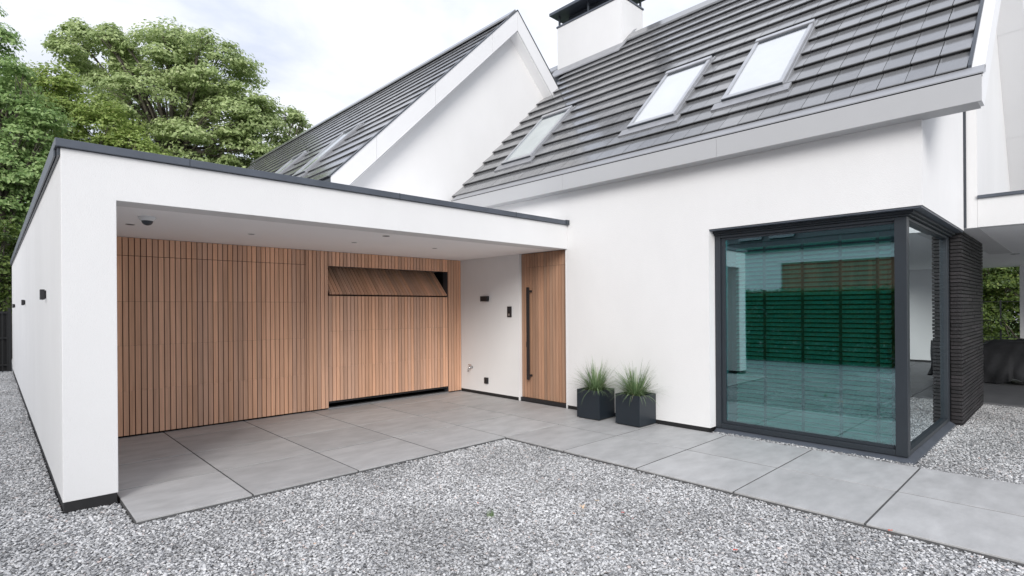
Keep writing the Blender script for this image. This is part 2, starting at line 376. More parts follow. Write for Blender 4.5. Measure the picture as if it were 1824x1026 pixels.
# roof body: deck, fascia, verge
RX, RZ = 10.63, 7.80
YV = .617
rf = MB().prism_y([(6.60, 3.56), (10.63, 7.46), (14.66, 3.56), (14.66, 3.72), (10.63, RZ - .02), (6.60, 3.72)], YV + .035, 16).build('roof', M['anthracite'], ho)
fj = [YV, 3.1, 5.6, 8.45]
for a, b in zip(fj[:-1], fj[1:]): box('fascia_panel', M['fascia'], ho, 6.455, 6.48, a + .0015, b - .0015, 3.485, 3.722)
box('eave_soffit', M['fascia'], ho, 6.481, 6.72, YV + .031, 8.45, 3.487, 3.502)
box('eave_shadow_line', M['dark'], ho, 6.462, 6.60, YV + .002, 8.45, 3.7225, 3.7325)  # black strip painted in as the shadow between fascia and eave metal
MB().prism_y([(6.452, 3.733), (6.66, 3.80), (6.66, 3.860), (6.603, 3.853), (6.452, 3.745)], YV - .01, 8.45).build('eave_strip', M['eavemetal'], ho)
def slope_prof(xa, xb, z_off, th, s=1):     # parallelogram following a 45 degree slope
    return [(xa, xa * s + z_off - th), (xb, xb * s + z_off - th), (xb, xb * s + z_off), (xa, xa * s + z_off)]
# verge panels on the near gable
vj = [6.46, 8.2, 9.5, 10.63]
for a, b in zip(vj[:-1], vj[1:]):
    MB().prism_y(slope_prof(a + .001, b - .001, -2.80, .37) if a > 6.5 else [(6.482, 3.486), (6.655, 3.486), (b - .001, b - 3.171), (b - .001, b - 2.80), (6.482, 3.68)], YV, YV + .03).build('verge_panel', M['panel'], ho)
vj = [10.63, 12.0, 13.4, 14.72]
for a, b in zip(vj[:-1], vj[1:]):
    MB().prism_y([(a + .001, 18.46 - a - .37), (b - .001, 18.46 - b - .37), (b - .001, 18.46 - b), (a + .001, 18.46 - a)], YV, YV + .03).build('verge_panel', M['panel'], ho)
    MB().prism_y([(a + .002, 18.46 - a - .385), (b - .002, 18.46 - b - .385), (b - .002, 18.46 - b - .372), (a + .002, 18.46 - a - .372)], YV, 1.2).build('soffit_panel', M['soffit'], ho)
MB().prism_y(slope_prof(6.60, 10.63, -2.745, .05, 1), YV - .010, YV + .083).build('verge_cap', M['panel'], ho)
MB().prism_y(slope_prof(6.60, 10.63, -2.722, .06, 1), YV + .0835, YV + .112).build('verge_trim', M['anthracite'], ho)

# roof tiles: local frame u up the slope, n off the slope
TL_, TW, TP = .405, .2335, .382
def tile_mesh(w, flat=False):
    key = ('tile', round(w, 3), flat)
    if key in CACHE: return CACHE[key]
    prof = [(.046, -.038), (.046, .008), (0, .011), (0, .018), (.006, .0235), (TL_, -.022), (TL_, -.038)]
    if flat: prof = [(.050, -.032), (.050, .0015), (0, .004), (0, .010), (.005, .0145), (TL_, -.0105), (TL_, -.032)]
    s = math.sqrt(.5); mb = MB()
    pr = [(u * s - n * s, u * s + n * s) for u, n in prof]
    mb.prism_y(pr, 0, w)
    CACHE[key] = mb.mesh('roof_tile', (0, 0, 0), 0, False, M['tile']); return CACHE[key]
def lay_tiles(roof, x_eave, zoff, y0, ncol, nrow, skip, part_ok, flat=False):
    rest = MB(); s = math.sqrt(.5)
    for r in range(nrow):
        X = x_eave + r * TP * s
        for c in range(ncol):
            Y = y0 + c * .24
            if skip(r, c, X, Y): continue
            jy = random.uniform(-.0012, .0012); jn = random.uniform(-.0015, .0015)
            p = (X - jn * s, Y + .002 + jy, X + zoff + jn * s)
            if part_ok(r, c): link(bpy.data.objects.new('roof_tile', tile_mesh(TW, flat)), roof, p)
            else:
                me = tile_mesh(TW, flat); k = len(rest.v)
                rest.v += [(v.co.x + p[0], v.co.y + p[1], v.co.z + p[2]) for v in me.vertices]
                rest.f += [tuple(i + k for i in pl.vertices) for pl in me.polygons]
    if rest.v:
        o = rest.build('roof_tiles', M['tile'], roof); o['kind'] = 'stuff'
SKY = [(6.935, 7.72), (4.05, 4.845), (2.555, 3.345)]
def skipA(r, c, X, Y):
    u0 = (X - 6.52) * 1.41421
    for a, b in SKY:
        if u0 > .80 and u0 < 2.45 and Y + .12 > a and Y + .12 < b: return True
    return False
lay_tiles(rf, 6.60, -2.75, .733, 33, 15, skipA, lambda r, c: r < 9)
rt = MB()
rt.prism_y([(10.40, 7.70), (10.63, 7.93), (10.86, 7.70), (10.86, 7.66), (10.63, 7.88), (10.40, 7.66)], .62, 16).build('ridge_cap', M['tile'], rf)

def roof_window(parent, ux, zoff, v0, v1, u0, u1, mframe, mpane, name='roof_window', label=None):
    """window lying in a 45 degree slope; (u, v, n) -> world"""
    s = math.sqrt(.5)
    def W(u, v, n): return (ux + u * s - n * s, v, ux + zoff + u * s + n * s)
    def bx(mb, ua, ub, va, vb, na, nb):
        vv = [W(u, v, n) for n in (na, nb) for v in (va, vb) for u in (ua, ub)]
        mb.add(vv, [(0, 2, 3, 1), (4, 5, 7, 6), (0, 1, 5, 4), (2, 6, 7, 3), (0, 4, 6, 2), (1, 3, 7, 5)]); return mb
    f = MB()
    bx(f, u0 + .072, u1 - .09, v0, v0 + .052, -.05, .055); bx(f, u0 + .072, u1 - .09, v1 - .052, v1, -.05, .055)
    bx(f, u0, u0 + .07, v0, v1, -.05, .058)
    fo = f.build(name, mframe, parent, W(u0, (v0 + v1) / 2, 0), .006)
    if label: fo['label'] = label
    t = MB(); bx(t, u1 - .088, u1, v0 - .006, v1 + .006, -.05, .072); t.build('top_hood', mframe, fo, None, .012)
    t = MB(); bx(t, u0 - .004, u0 + .03, v0 + .004, v1 - .004, -.03, .048); t.build('bottom_rail', M['anthracite'], fo, None)
    for ua, ub, nn in ((u0 + .074, u0 + .092, .046), (u1 - .145, u1 - .092, .04)):
        sf = MB(); bx(sf, ua, ub, v0 + .054, v1 - .054, .0, nn); sf.build('sash_bar', M['anthracite'], fo)
    p = MB(); bx(p, u0 + .094, u1 - .147, v0 + .054, v1 - .054, .0, .034); p.build('pane', mpane, fo)
    fl = MB(); bx(fl, u0 - .17, u0 - .006, v0 - .10, v1 + .10, -.004, .020)
    bx(fl, u0, u1 + .05, v0 - .028, v0 - .004, -.02, .022); bx(fl, u0, u1 + .05, v1 + .004, v1 + .028, -.02, .022)
    fl.build('flashing', M['lead'], fo)
    return fo
for (a, b), mp, lb in zip(SKY, (M['well'], M['palepane'], M['palepane']), ('roof window beside the rear gable', 'middle roof window with pale pane', 'roof window nearest the verge')):
    roof_window(ho, 6.52, -2.75, a, b, .878, 2.58, M['skyframe'], mp, label=lb)

# chimney
ch = MB().box(10.34, 11.19, 7.16, 9.10, 7.2, 8.68).build('chimney', S, ho)
MB().box(10.32, 11.21, 7.14, 9.12, 8.682, 8.72).build('crown_strip', M['cap'], ch)
cc = MB().box(10.19, 11.34, 7.0, 9.24, 8.985, 9.05).build('chimney_cap', M['cap'], ch)
pc = MB()
for x in (10.36, 11.13):
    for y in (7.18, 8.12, 9.04): pc.box(x, x + .04, y, y + .04, 8.72, 8.985)
pc.build('cap_post', M['anthracite'], ch)
MB().box(10.55, 11.0, 7.4, 8.9, 8.72, 8.97).build('flue_box', M['anthracite'], ch)
fl = MB(); fl.prism_y([(10.06, 7.33), (10.36, 7.63), (10.36, 7.66), (10.06, 7.36)], 7.05, 9.2)
fl.prism_y([(10.2, 7.47), (10.8, 8.07), (10.8, 8.09), (10.2, 7.50)], 7.08, 7.15); fl.build('flashing', M['lead'], ch)

# corner window
XW, YN = 6.82, 1.245                 # outer faces of the glazed corner
XE = 9.42
cw = MB().box(XW, XW + .11, YN, YN + .11, .075, 2.565).build('corner_window', M['frame'], ho, (XW, YN, .03), .004)
fr = MB()
fr.box(XW + .004, XW + .10, WB - .075, WB - .002, .075, 2.565)                       # left jamb
fr.box(XW + .004, XW + .10, YN + .112, WB - .077, .075, .135); fr.box(XW + .004, XW + .10, YN + .112, WB - .077, 2.532, 2.565)
fr.box(XW + .112, XE - .16, YN + .004, YN + .10, .075, .125); fr.box(XW + .112, XE - .16, YN + .004, YN + .10, 2.532, 2.565)
fr.box(XE - .158, XE, YN + .004, YN + .10, .075, 2.565)
fr.build('frame', M['frame'], cw, None, .004)
ins = MB().box(XW + .03, XW + .09, WB - .128, WB - .077, .137, 2.530).box(XW + .03, XW + .09, YN + .112, WB - .13, .137, .165).box(XW + .03, XW + .09, YN + .112, WB - .13, 2.506, 2.530)
ins.build('glazing_bead', M['frame'], cw)
hd = MB().box(XW - .05, XE, YN - .065, WB - .002, 2.588, WT - .022).box(XW - .02, XE, YN - .03, WB - .002, 2.567, 2.587)
hd.build('head_fascia', M['frame'], cw, None, .003)
MB().box(FX + .012, XE, 1.10, WB - .001, WT - .02, WT - .003).build('head_strip', M['cap'], cw)
sl = MB()
sl.add([(XW - .045, YN - .05, .03), (XW - .045, WB - .002, .03), (XW + .03, WB - .002, .073), (XW + .03, YN + .02, .073), (XW - .045, YN - .05, .0), (XW - .045, WB - .002, .0), (XW + .03, WB - .002, .0), (XW + .03, YN + .02, .0)],
       [(0, 1, 2, 3), (0, 4, 5, 1), (1, 5, 6, 2), (3, 7, 4, 0)])
sl.add([(XW - .045, YN - .05, .03), (XE, YN - .05, .03), (XE, YN + .02, .073), (XW + .03, YN + .02, .073), (XW - .045, YN - .05, .0), (XE, YN - .05, .0), (XE, YN + .02, .0), (XW + .03, YN + .02, .0)],
       [(0, 3, 2, 1), (0, 1, 5, 4), (1, 2, 6, 5)])
sl.build('sill', M['cap'], cw)
p = MB().box(XW + .05, XW + .074, YN + .11, WB - .13, .165, 2.506).build('pane', M['glass'], cw); p['label'] = 'large teal tinted pane mirroring the forecourt'
p = MB().box(XW + .112, XE - .16, YN + .045, YN + .069, .125, 2.532).build('pane', M['glass_side'], cw); p['label'] = 'side pane mirroring the porch'
# window reveals and room behind
box('reveal', S, ho, FX + .302, FX + .42, WB, WB + .12, .03, WT)
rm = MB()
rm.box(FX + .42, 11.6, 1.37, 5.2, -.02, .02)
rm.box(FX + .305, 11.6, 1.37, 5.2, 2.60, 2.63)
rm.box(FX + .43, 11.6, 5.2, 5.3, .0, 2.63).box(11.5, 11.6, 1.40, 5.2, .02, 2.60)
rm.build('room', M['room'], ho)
# door
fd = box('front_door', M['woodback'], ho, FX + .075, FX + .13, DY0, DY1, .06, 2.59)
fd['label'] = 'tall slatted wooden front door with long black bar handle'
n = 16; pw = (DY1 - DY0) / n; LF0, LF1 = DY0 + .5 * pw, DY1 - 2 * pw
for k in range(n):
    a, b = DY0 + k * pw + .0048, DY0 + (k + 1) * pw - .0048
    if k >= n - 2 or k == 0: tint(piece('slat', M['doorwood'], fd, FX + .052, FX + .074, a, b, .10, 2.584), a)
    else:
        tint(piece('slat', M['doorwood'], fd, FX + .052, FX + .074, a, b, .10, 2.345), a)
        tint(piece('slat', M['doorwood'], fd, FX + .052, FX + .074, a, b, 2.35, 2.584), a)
box('door_threshold', M['blackpl'], fd, FX + .02, FX + .12, DY0, DY1, .026, .095)
h = MB().box(FX - .055, FX - .020, 6.53, 6.575, .42, 2.0); h.build('handle', M['blackpl'], fd, None, .004)
MB().box(FX - .019, FX + .051, 6.535, 6.57, .47, .505).box(FX - .019, FX + .051, 6.535, 6.57, 1.915, 1.95).build('handle_mount', M['blackpl'], fd, None, .003)
box('lock', M['blackpl'], fd, FX + .028, FX + .052, 6.625, 6.665, .97, 1.065, .004)

# porch roof
PX = 9.4
PY0 = -2.4
box('porch_fascia', S, ho, PX, PX + .2, PY0, .948, 2.668, 3.04)
box('porch_soffit', M['soffit'], ho, PX + .2, 19.8, PY0, .948, 2.668, 2.70)
box('porch_soffit', M['soffit'], ho, 14.592, 19.8, .9485, 1.2915, 2.668, 2.70)
box('porch_soffit', M['soffit'], ho, PX + .002, 19.8, 1.292, 6.1, 2.668, 2.70)
box('porch_deck', M['anthracite'], ho, PX + .2, 19.8, PY0, .948, 2.702, 3.0)
box('porch_deck', M['anthracite'], ho, 14.592, 19.8, .9485, 6.1, 2.702, 3.0)
box('porch_cap', M['cap'], ho, PX - .03, PX + .22, PY0, .947, 3.042, 3.085, .004)
pp = box('porch_pier', S, ho, 19.25, 19.65, -1.25, 1.12, .085, 2.667)
box('pier_plinth', M['black'], ho, 19.26, 19.64, -1.24, 1.11, .03, .086)
box('porch_beam', S, ho, 19.802, 19.95, PY0, 6.1, 2.668, 3.04)

# venetian blind behind the big pane
vb = empty('venetian_blind', (7.0, 2.2, 2.5), 'pale venetian blind with dark tapes hanging behind the tinted corner window', 'blind')
BY0, BY1 = 1.42, 3.10
zs = .19
while zs < 2.42:
    key = 'bslat'
    if key not in CACHE:
        CACHE[key] = MB().add([(-.028, 0, -.010), (0, 0, .003), (.028, 0, .008), (.028, BY1 - BY0, .008), (0, BY1 - BY0, .003), (-.028, BY1 - BY0, -.010),
                               (-.028, 0, -.013), (0, 0, 0), (.028, 0, .005), (.028, BY1 - BY0, .005), (0, BY1 - BY0, 0), (-.028, BY1 - BY0, -.013)],
                              [(0, 1, 4, 5), (1, 2, 3, 4), (6, 11, 10, 7), (7, 10, 9, 8), (0, 5, 11, 6), (2, 8, 9, 3), (0, 6, 7, 1), (1, 7, 8, 2), (5, 4, 10, 11), (4, 3, 9, 10)]).mesh('slat', (0, 0, 0), 0, False, M['blind'])
    o = link(bpy.data.objects.new('slat', CACHE[key]), vb, (7.0, BY0, zs)); o.rotation_euler = (0, math.radians(-16), 0)
    zs += .0535
for y in (1.52, 1.88, 2.28, 2.72): piece('tape', M['tape'], vb, 6.962, 6.964, y, y + .032, .16, 2.46)
box('headrail', M['anthracite'], vb, 6.96, 7.04, BY0, BY1, 2.44, 2.50)
box('bottom_rail', M['blind'], vb, 6.97, 7.03, BY0, BY1, .145, .165)

# ------------------------------------------------------------------ rear gabled wing
gw = empty('gabled_wing', (8.18, 8.6, 2.9), 'steep white gable with dark tiled roof rising behind the garage', 'house')
AX, AZ, YB = 8.18, 8.03, 8.33
MB().prism_y([(4.15, 2.9), (12.2, 2.9), (12.2, 3.6), (AX, AZ - .42), (4.15, 3.59)], 8.6, 8.9).build('gable_wall', S, gw)
box('side_wall', S, gw, 4.15, 4.45, 8.9, 24.4, 2.9, 3.6)
rb = MB().prism_y([(3.98, 3.45), (AX, AZ - .40), (12.38, 3.43), (12.38, 3.75), (AX, AZ - .06), (3.98, 3.75)], YB + .03, 24.4).build('roof', M['anthracite'], gw)
zB = AZ - AX      # z = x + zB on the left slope
vj = [3.96, 4.78, 6.02, 7.45, AX]
for a, b in zip(vj[:-1], vj[1:]):
    MB().prism_y(slope_prof(a + .0025, b - .0025, zB - .012, .42), YB, YB + .028).build('verge_panel', M['panel'], gw)
MB().prism_y([(AX + .0025, AZ - .432), (9.30, 6.478), (9.492, 6.708), (AX + .0025, AZ - .012)], YB, YB + .028).build('verge_panel', M['panel'], gw)
MB().prism_y([(AX, AZ - .445), (9.28, 6.485), (9.28, 6.50), (AX, AZ - .432)], YB + .03, 8.61).build('soffit_panel', M['soffit'], gw)
MB().prism_y(slope_prof(3.96, AX, zB - .447, .012), YB + .03, 8.61).build('soffit_panel', M['soffit'], gw)
tm = MB().prism_y([(3.95, 3.95 + zB - .010), (AX, AZ - .010), (AX, AZ + .012), (3.95, 3.95 + zB + .012)], YB - .012, YB + .07)
tm.prism_y([(AX, AZ - .010), (9.50, AZ + AX - 9.50 - .01), (9.51, AZ + AX - 9.50 + .012), (AX, AZ + .012)], YB - .012, YB + .07)
tm.build('verge_trim', M['anthracite'], gw)
SKB = [(10.72, 11.42), (13.55, 14.3)]
def skipB(r, c, X, Y):
    for a, b in SKB:
        if 4.42 < X < 5.75 and a < Y + .12 < b: return True
    return False
lay_tiles(rb, 4.03, zB - .035, YB + .075, 66, 15, skipB, lambda r, c: c < 16, True)
MB().prism_y([(AX - .2, AZ - .15), (AX, AZ + .05), (AX + .2, AZ - .15), (AX + .2, AZ - .19), (AX, AZ + .01), (AX - .2, AZ - .19)], YB + .07, 24.4).build('ridge_cap', M['tile'], rb)
for (a, b), lb in zip(SKB, ('nearer roof window on the rear slope', 'farther roof window on the rear slope')):
    roof_window(gw, 3.96, zB - .035, a, b, .86, 2.62, M['skyframe'], M['well'], label=lb)

# ------------------------------------------------------------------ brick wall
bw = empty('brick_wall', (9.5, 1.13, 0), 'dark brown black brick wall beside the glazed corner under the porch', 'wall')
BX0, BX1, BYF = 9.50, 11.80, 1.13
box('mortar_core', M['mortar'], bw, BX0 + .022, BX1 - .022, BYF + .022, 1.38, -.03, 2.662)
course = .0505
for r in range(53):
    z0 = -.02 + r * course
    edges = [0, .52, 1.04, 1.56, 2.08, 2.30] if r % 2 == 0 else [0, .26, .78, 1.30, 1.82, 2.30]
    for a, b in zip(edges[:-1], edges[1:]):
        j = random.uniform(-.003, .003)
        x0 = BX0 + a + (0 if a == 0 else .004); x1 = BX0 + b - .004
        if a == 0: x0 += random.choice((-.004, 0, .003))
        piece('brick', M['brick'], bw, round(x0, 3), round(x1, 3), BYF + round(j, 3), BYF + round(j, 3) + (.12 if a == 0 else .06), z0 + .006, z0 + course - .006)
# back course of the wall end
for r in range(53):
    z0 = -.02 + r * course
    piece('brick', M['brick'], bw, BX0 + .002, BX0 + .102, 1.262, 1.398, z0 + .006, z0 + course - .006)

# ------------------------------------------------------------------ small fittings
def wall_lamp(loc, size, label, group):
    x, y, z = loc; sx, sy, sz = size         # fixed to a wall that faces -X at x
    o = empty('wall_lamp', loc, label, 'wall lamp', group)
    MB().box(x - sx, x - .012, y - sy / 2, y + sy / 2, z, z + sz).build('body', M['blackpl'], o, None, .004)
    MB().box(x - .012, x, y - sy / 2 + .012, y + sy / 2 - .012, z + .01, z + sz - .01).build('bracket', M['blackpl'], o)
    MB().box(x - sx + .015, x - .025, y - sy / 2 + .015, y + sy / 2 - .015, z - .004, z + .001).build('lens', M['panel'], o)
    return o
wall_lamp((.408, 7.40, 1.765), (.05, .075, .105), 'black box wall lamp on the white side wall, nearest the front corner', 'lamps along the side wall')
wall_lamp((.408, 12.2, 1.752), (.05, .075, .09), 'black box wall lamp midway along the white side wall', 'lamps along the side wall')
wall_lamp((.408, 17.6, 1.74), (.05, .075, .09), 'black box wall lamp farthest along the side wall', 'lamps along the side wall')
wall_lamp((FX, 7.68, 1.775), (.07, .19, .098), 'small black oblong wall lamp in the carport between garage door and front door', None)
o = empty('intercom', (FX, 7.04, 1.49), 'slim upright black intercom on the white wall left of the front door', 'intercom')
MB().box(FX - .022, FX, 6.99, 7.09, 1.487, 1.676).build('housing', M['blackpl'], o, None, .004)
MB().lathe([(.018, 0), (.018, .004)], (0, 0, 0), 16)
MB().box(FX - .025, FX - .0215, 7.012, 7.068, 1.60, 1.655).build('lens', M['frame'], o); MB().box(FX - .025, FX - .0215, 7.02, 7.06, 1.51, 1.55).build('button', M['alu'], o)
o = empty('power_socket', (FX, 7.67, .25), 'small black outdoor socket low on the white carport wall', 'socket')
MB().box(FX - .035, FX, 7.625, 7.718, .246, .358).build('housing', M['blackpl'], o, None, .005)
MB().box(FX - .042, FX - .0352, 7.635, 7.708, .256, .30).build('flap', M['blackpl'], o, None, .003); MB().box(FX - .042, FX - .0352, 7.635, 7.708, .305, .348).build('flap', M['blackpl'], o, None, .003)
o = empty('garden_tap', (FX, 8.10, .5), 'small chrome garden tap low on the white wall beside the garage door', 'tap')
MB().tube([(FX, 8.1, .515), (FX - .085, 8.1, .515)], [.022, .016], 12).build('body', M['chrome'], o, None, 0, True)
MB().tube([(FX - .07, 8.1, .51), (FX - .10, 8.1, .49), (FX - .105, 8.1, .44)], .013, 12).build('spout', M['chrome'], o, None, 0, True)
MB().tube([(FX - .06, 8.1, .525), (FX - .06, 8.1, .565)], .009, 10).box(FX - .068, FX - .052, 8.055, 8.145, .563, .576).build('handle', M['chrome'], o)
o = empty('security_camera', (1.14, 6.51, 2.588), 'white dome security camera with black glass under the carport ceiling', 'security camera')
MB().lathe([(.001, 0), (.075, 0), (.078, -.012), (.066, -.034), (.058, -.040)], (1.14, 6.51, 2.588), 28).build('housing', M['panel'], o, None, 0, True)
MB().lathe([(.052, -.038)] + [(.05 * math.cos(a), -.040 - .045 * math.sin(a)) for a in (0.2, .5, .8, 1.1, 1.35, 1.53)], (1.14, 6.51, 2.588), 24).build('dome', M['anthracite'], o, None, 0, True)
M['anthracite'].node_tree.nodes['Principled BSDF'].inputs['Coat Weight'].default_value = .15
def downlight(x, y, z, label, m_, group):
    o = empty('downlight', (x, y, z), label, 'downlight', group)
    MB().lathe([(.036, -.001), (.045, -.004), (.047, .003)], (x, y, z), 24).build('ring', m_, o)
    MB().lathe([(.001, -.0015), (.034, -.0025), (.034, .002)], (x, y, z), 20).build('lens', M['tape'], o)
for x, y, w, m_ in ((1.10, 7.18, 'recessed white ceiling spot nearest the white pillar, behind the camera dome', M['alu']), (2.34, 7.13, 'recessed white ceiling spot over the closed garage door', M['panel']),
                    (3.71, 7.10, 'recessed white ceiling spot above the post between the garage doors', M['panel']), (3.69, 6.21, 'dark ceiling sensor near the front edge of the carport soffit', M['tape']),
                    (5.0, 6.97, 'recessed white ceiling spot over the ajar garage door', M['panel'])):
    downlight(x, y, 2.588, w, m_, 'carport ceiling fittings')
downlight(14.9, 1.03 - .10, 2.668, 'black recessed spot in the porch ceiling near the brick wall', M['blackpl'], None)
bpy.data.objects['downlight.005'].scale = (1.6, 1.6, 1)

# potted grasses
def potted(x0, y0, rot, seed, label):
    r = random.Random(seed); cx, cy, w, h = x0 + .2, y0 + .2, .395, .42
    o = empty('potted_grass', (cx, cy, .032), label, 'potted plant', 'square planters by the door'); o.rotation_euler = (0, 0, rot)
    mb = MB(); a = w / 2; t = .014; z0, z1 = .012, h
    mb.box(cx - a, cx + a, cy - a, cy - a + t, .044, .032 + h).box(cx - a, cx + a, cy + a - t, cy + a, .044, .032 + h)
    mb.box(cx - a, cx - a + t, cy - a + t, cy + a - t, .044, .032 + h).box(cx + a - t, cx + a, cy - a + t, cy + a - t, .044, .032 + h)
    mb.build('planter', M['pot'], o, None, .003)
    MB().box(cx - a + .02, cx + a - .02, cy - a + .02, cy + a - .02, .032, .046).build('planter_foot', M['black'], o)
    MB().box(cx - a + t, cx + a - t, cy - a + t, cy + a - t, .05, .032 + h - .045).build('soil', M['soil'], o)
    V = []; Fc = []
    for k in range(430):
        th = r.uniform(0, 2 * PI); rad = .075 * math.sqrt(r.random()); ln = r.uniform(.22, .50) if r.random() < .8 else r.uniform(.45, .56)
        lean = r.betavariate(1.35, 1.15) * 1.6; bend = r.uniform(.15, 1.0) * (.3 + lean * .7); wd_ = r.uniform(.0030, .0052)
        p = Vector((cx + rad * math.cos(th), cy + rad * math.sin(th), .032 + h - .045)); d0 = th + r.uniform(-.5, .5)
        side = Vector((-math.sin(d0), math.cos(d0), 0)); n_ = 6; base = len(V)
        for i in range(n_ + 1):
            f_ = i / n_; ww = wd_ * (1 - f_ ** 1.8) + .0003
            V += [tuple(p - side * ww), tuple(p + side * ww)]
            ang = lean * .74 + bend * f_ * 1.35
            p = p + Vector((math.cos(d0) * math.sin(ang), math.sin(d0) * math.sin(ang), math.cos(ang))) * ln / n_
        Fc += [(base + 2 * i, base + 2 * i + 1, base + 2 * i + 3, base + 2 * i + 2) for i in range(n_)]
    m = MB(); m.v = V; m.f = Fc
    me = bpy.data.meshes.new('grass'); me.from_pydata([tuple(Vector(v) - ORI[o]) for v in V], [], Fc); me.materials.append(M['blade'])
    link(bpy.data.objects.new('grass', me), o, ORI[o])
potted(6.225, 4.755, math.radians(3), 1, 'square anthracite planter of grass nearer the front door')
potted(6.25, 4.085, math.radians(-1), 12, 'square anthracite planter of grass nearer the corner window')

# covered barbecue on the terrace
def covered():
    o = empty('covered_furniture', (15.25, .88, .03), 'bulky garden furniture under a creased black cover on the terrace behind the brick wall', 'furniture cover')
    x0, x1, y0, y1, H = 14.75, 15.75, .30, 1.46, .86
    n, hN = 140, 16; vs = []; r = random.Random(4)
    per = []; W_, D_ = x1 - x0, y1 - y0; tot = 2 * (W_ + D_)
    for i in range(n):
        s = i / n * tot
        if s < D_: p = (x0, y0 + s, -1, 0)
        elif s < D_ + W_: p = (x0 + s - D_, y1, 0, 1)
        elif s < 2 * D_ + W_: p = (x1, y1 - (s - D_ - W_), 1, 0)
        else: p = (x1 - (s - 2 * D_ - W_), y0, 0, -1)
        per.append(p)
    for k in range(hN + 1):
        t = k / hN
        for i, (x, y, nx, ny) in enumerate(per):
            s = i / n * 2 * PI
            fold = (.030 * math.sin(s * 6 + 2.2 * t + 1.5 * math.sin(s * 2)) + .012 * math.sin(s * 17 - t * 9) + .035 * math.sin(s * 3.3 + 5.5 * t)) * (.2 + t)
            swag = .02 * math.sin(t * PI * 1.1) * math.sin(s * 4 + 1.2)
            zt = H + .05 * math.sin(s * 2 + .6) - .035 * abs(math.sin(s * 4.5))
            if 0 <= (y - .2) <= 1.25 and nx == -1: fold += -.10 * max(0, t - .25) * (1 if y < 1.0 else 0)
            bot = .05 + .05 * max(0, math.sin(s * 7 + 1)) + (.0 if y > 1.0 else .06)
            z = zt + (bot - zt) * t
            vs.append((x + nx * (fold + swag), y + ny * (fold + swag), z))
    fs = [(k * n + i, k * n + (i + 1) % n, (k + 1) * n + (i + 1) % n, (k + 1) * n + i) for k in range(hN) for i in range(n)]
    # top: rings to the centre
    base = 0; prev = list(range(n)); cx, cy = (x0 + x1) / 2, (y0 + y1) / 2
    for q in (.75, .5, .25):
        cur = []
        for i in range(n):
            v = vs[i]; x = cx + (v[0] - cx) * q; y = cy + (v[1] - cy) * q
            z = H + .03 + .09 * math.exp(-((y - .55) ** 2) / .05) * (1 - q) + .02 * math.sin(x * 9 + y * 5)
            cur.append(len(vs)); vs.append((x, y, z))
        fs += [(prev[i], cur[i], cur[(i + 1) % n], prev[(i + 1) % n]) for i in range(n)]; prev = cur
    c = len(vs); vs.append((cx, cy, H + .1)); fs += [(prev[i], c, prev[(i + 1) % n]) for i in range(n)]
    MB().add(vs, fs).build('cover', M['cover'], o, None, 0, True)
    lg = MB()
    for x in (x0 + .15, x1 - .15):
        for y in (y0 + .2, y1 - .2): lg.box(x - .03, x + .03, y - .03, y + .03, .03, .3)
    lg.build('leg', M['blackpl'], o)
covered()

# ------------------------------------------------------------------ foliage
def leaf_cloud(cent, nrm, size, rng, aspect=.55):
    """diamond leaves as two folded triangles; returns verts, faces"""
    n = len(cent)
    nrm = nrm / (np.linalg.norm(nrm, axis=1)[:, None] + 1e-9)
    t = rng.normal(size=(n, 3)); t[:, 2] -= .35; t -= nrm * np.sum(t * nrm, axis=1)[:, None]; t /= np.linalg.norm(t, axis=1)[:, None] + 1e-9
    b = np.cross(nrm, t); s = size[:, None]
    v = np.empty((n, 4, 3)); v[:, 0] = cent - t * s * .5; v[:, 1] = cent + b * s * aspect * .5 + nrm * s * .09; v[:, 2] = cent + t * s * .5 - nrm * s * .06; v[:, 3] = cent - b * s * aspect * .5 + nrm * s * .09
    idx = np.arange(n) * 4
    f = np.stack([np.stack([idx, idx + 1, idx + 2], 1), np.stack([idx, idx + 2, idx + 3], 1)], 1).reshape(-1, 3)
    return v.reshape(-1, 3), f
def np_mesh(name, v, f, m):
    me = bpy.data.meshes.new(name); me.vertices.add(len(v)); me.vertices.foreach_set('co', v.astype(np.float32).ravel())
    me.loops.add(f.size); me.loops.foreach_set('vertex_index', f.astype(np.int32).ravel())
    me.polygons.add(len(f)); me.polygons.foreach_set('loop_start', np.arange(0, f.size, 3, dtype=np.int32)); me.polygons.foreach_set('loop_total', np.full(len(f), 3, np.int32))
    me.update(calc_edges=True); me.materials.append(m); return me
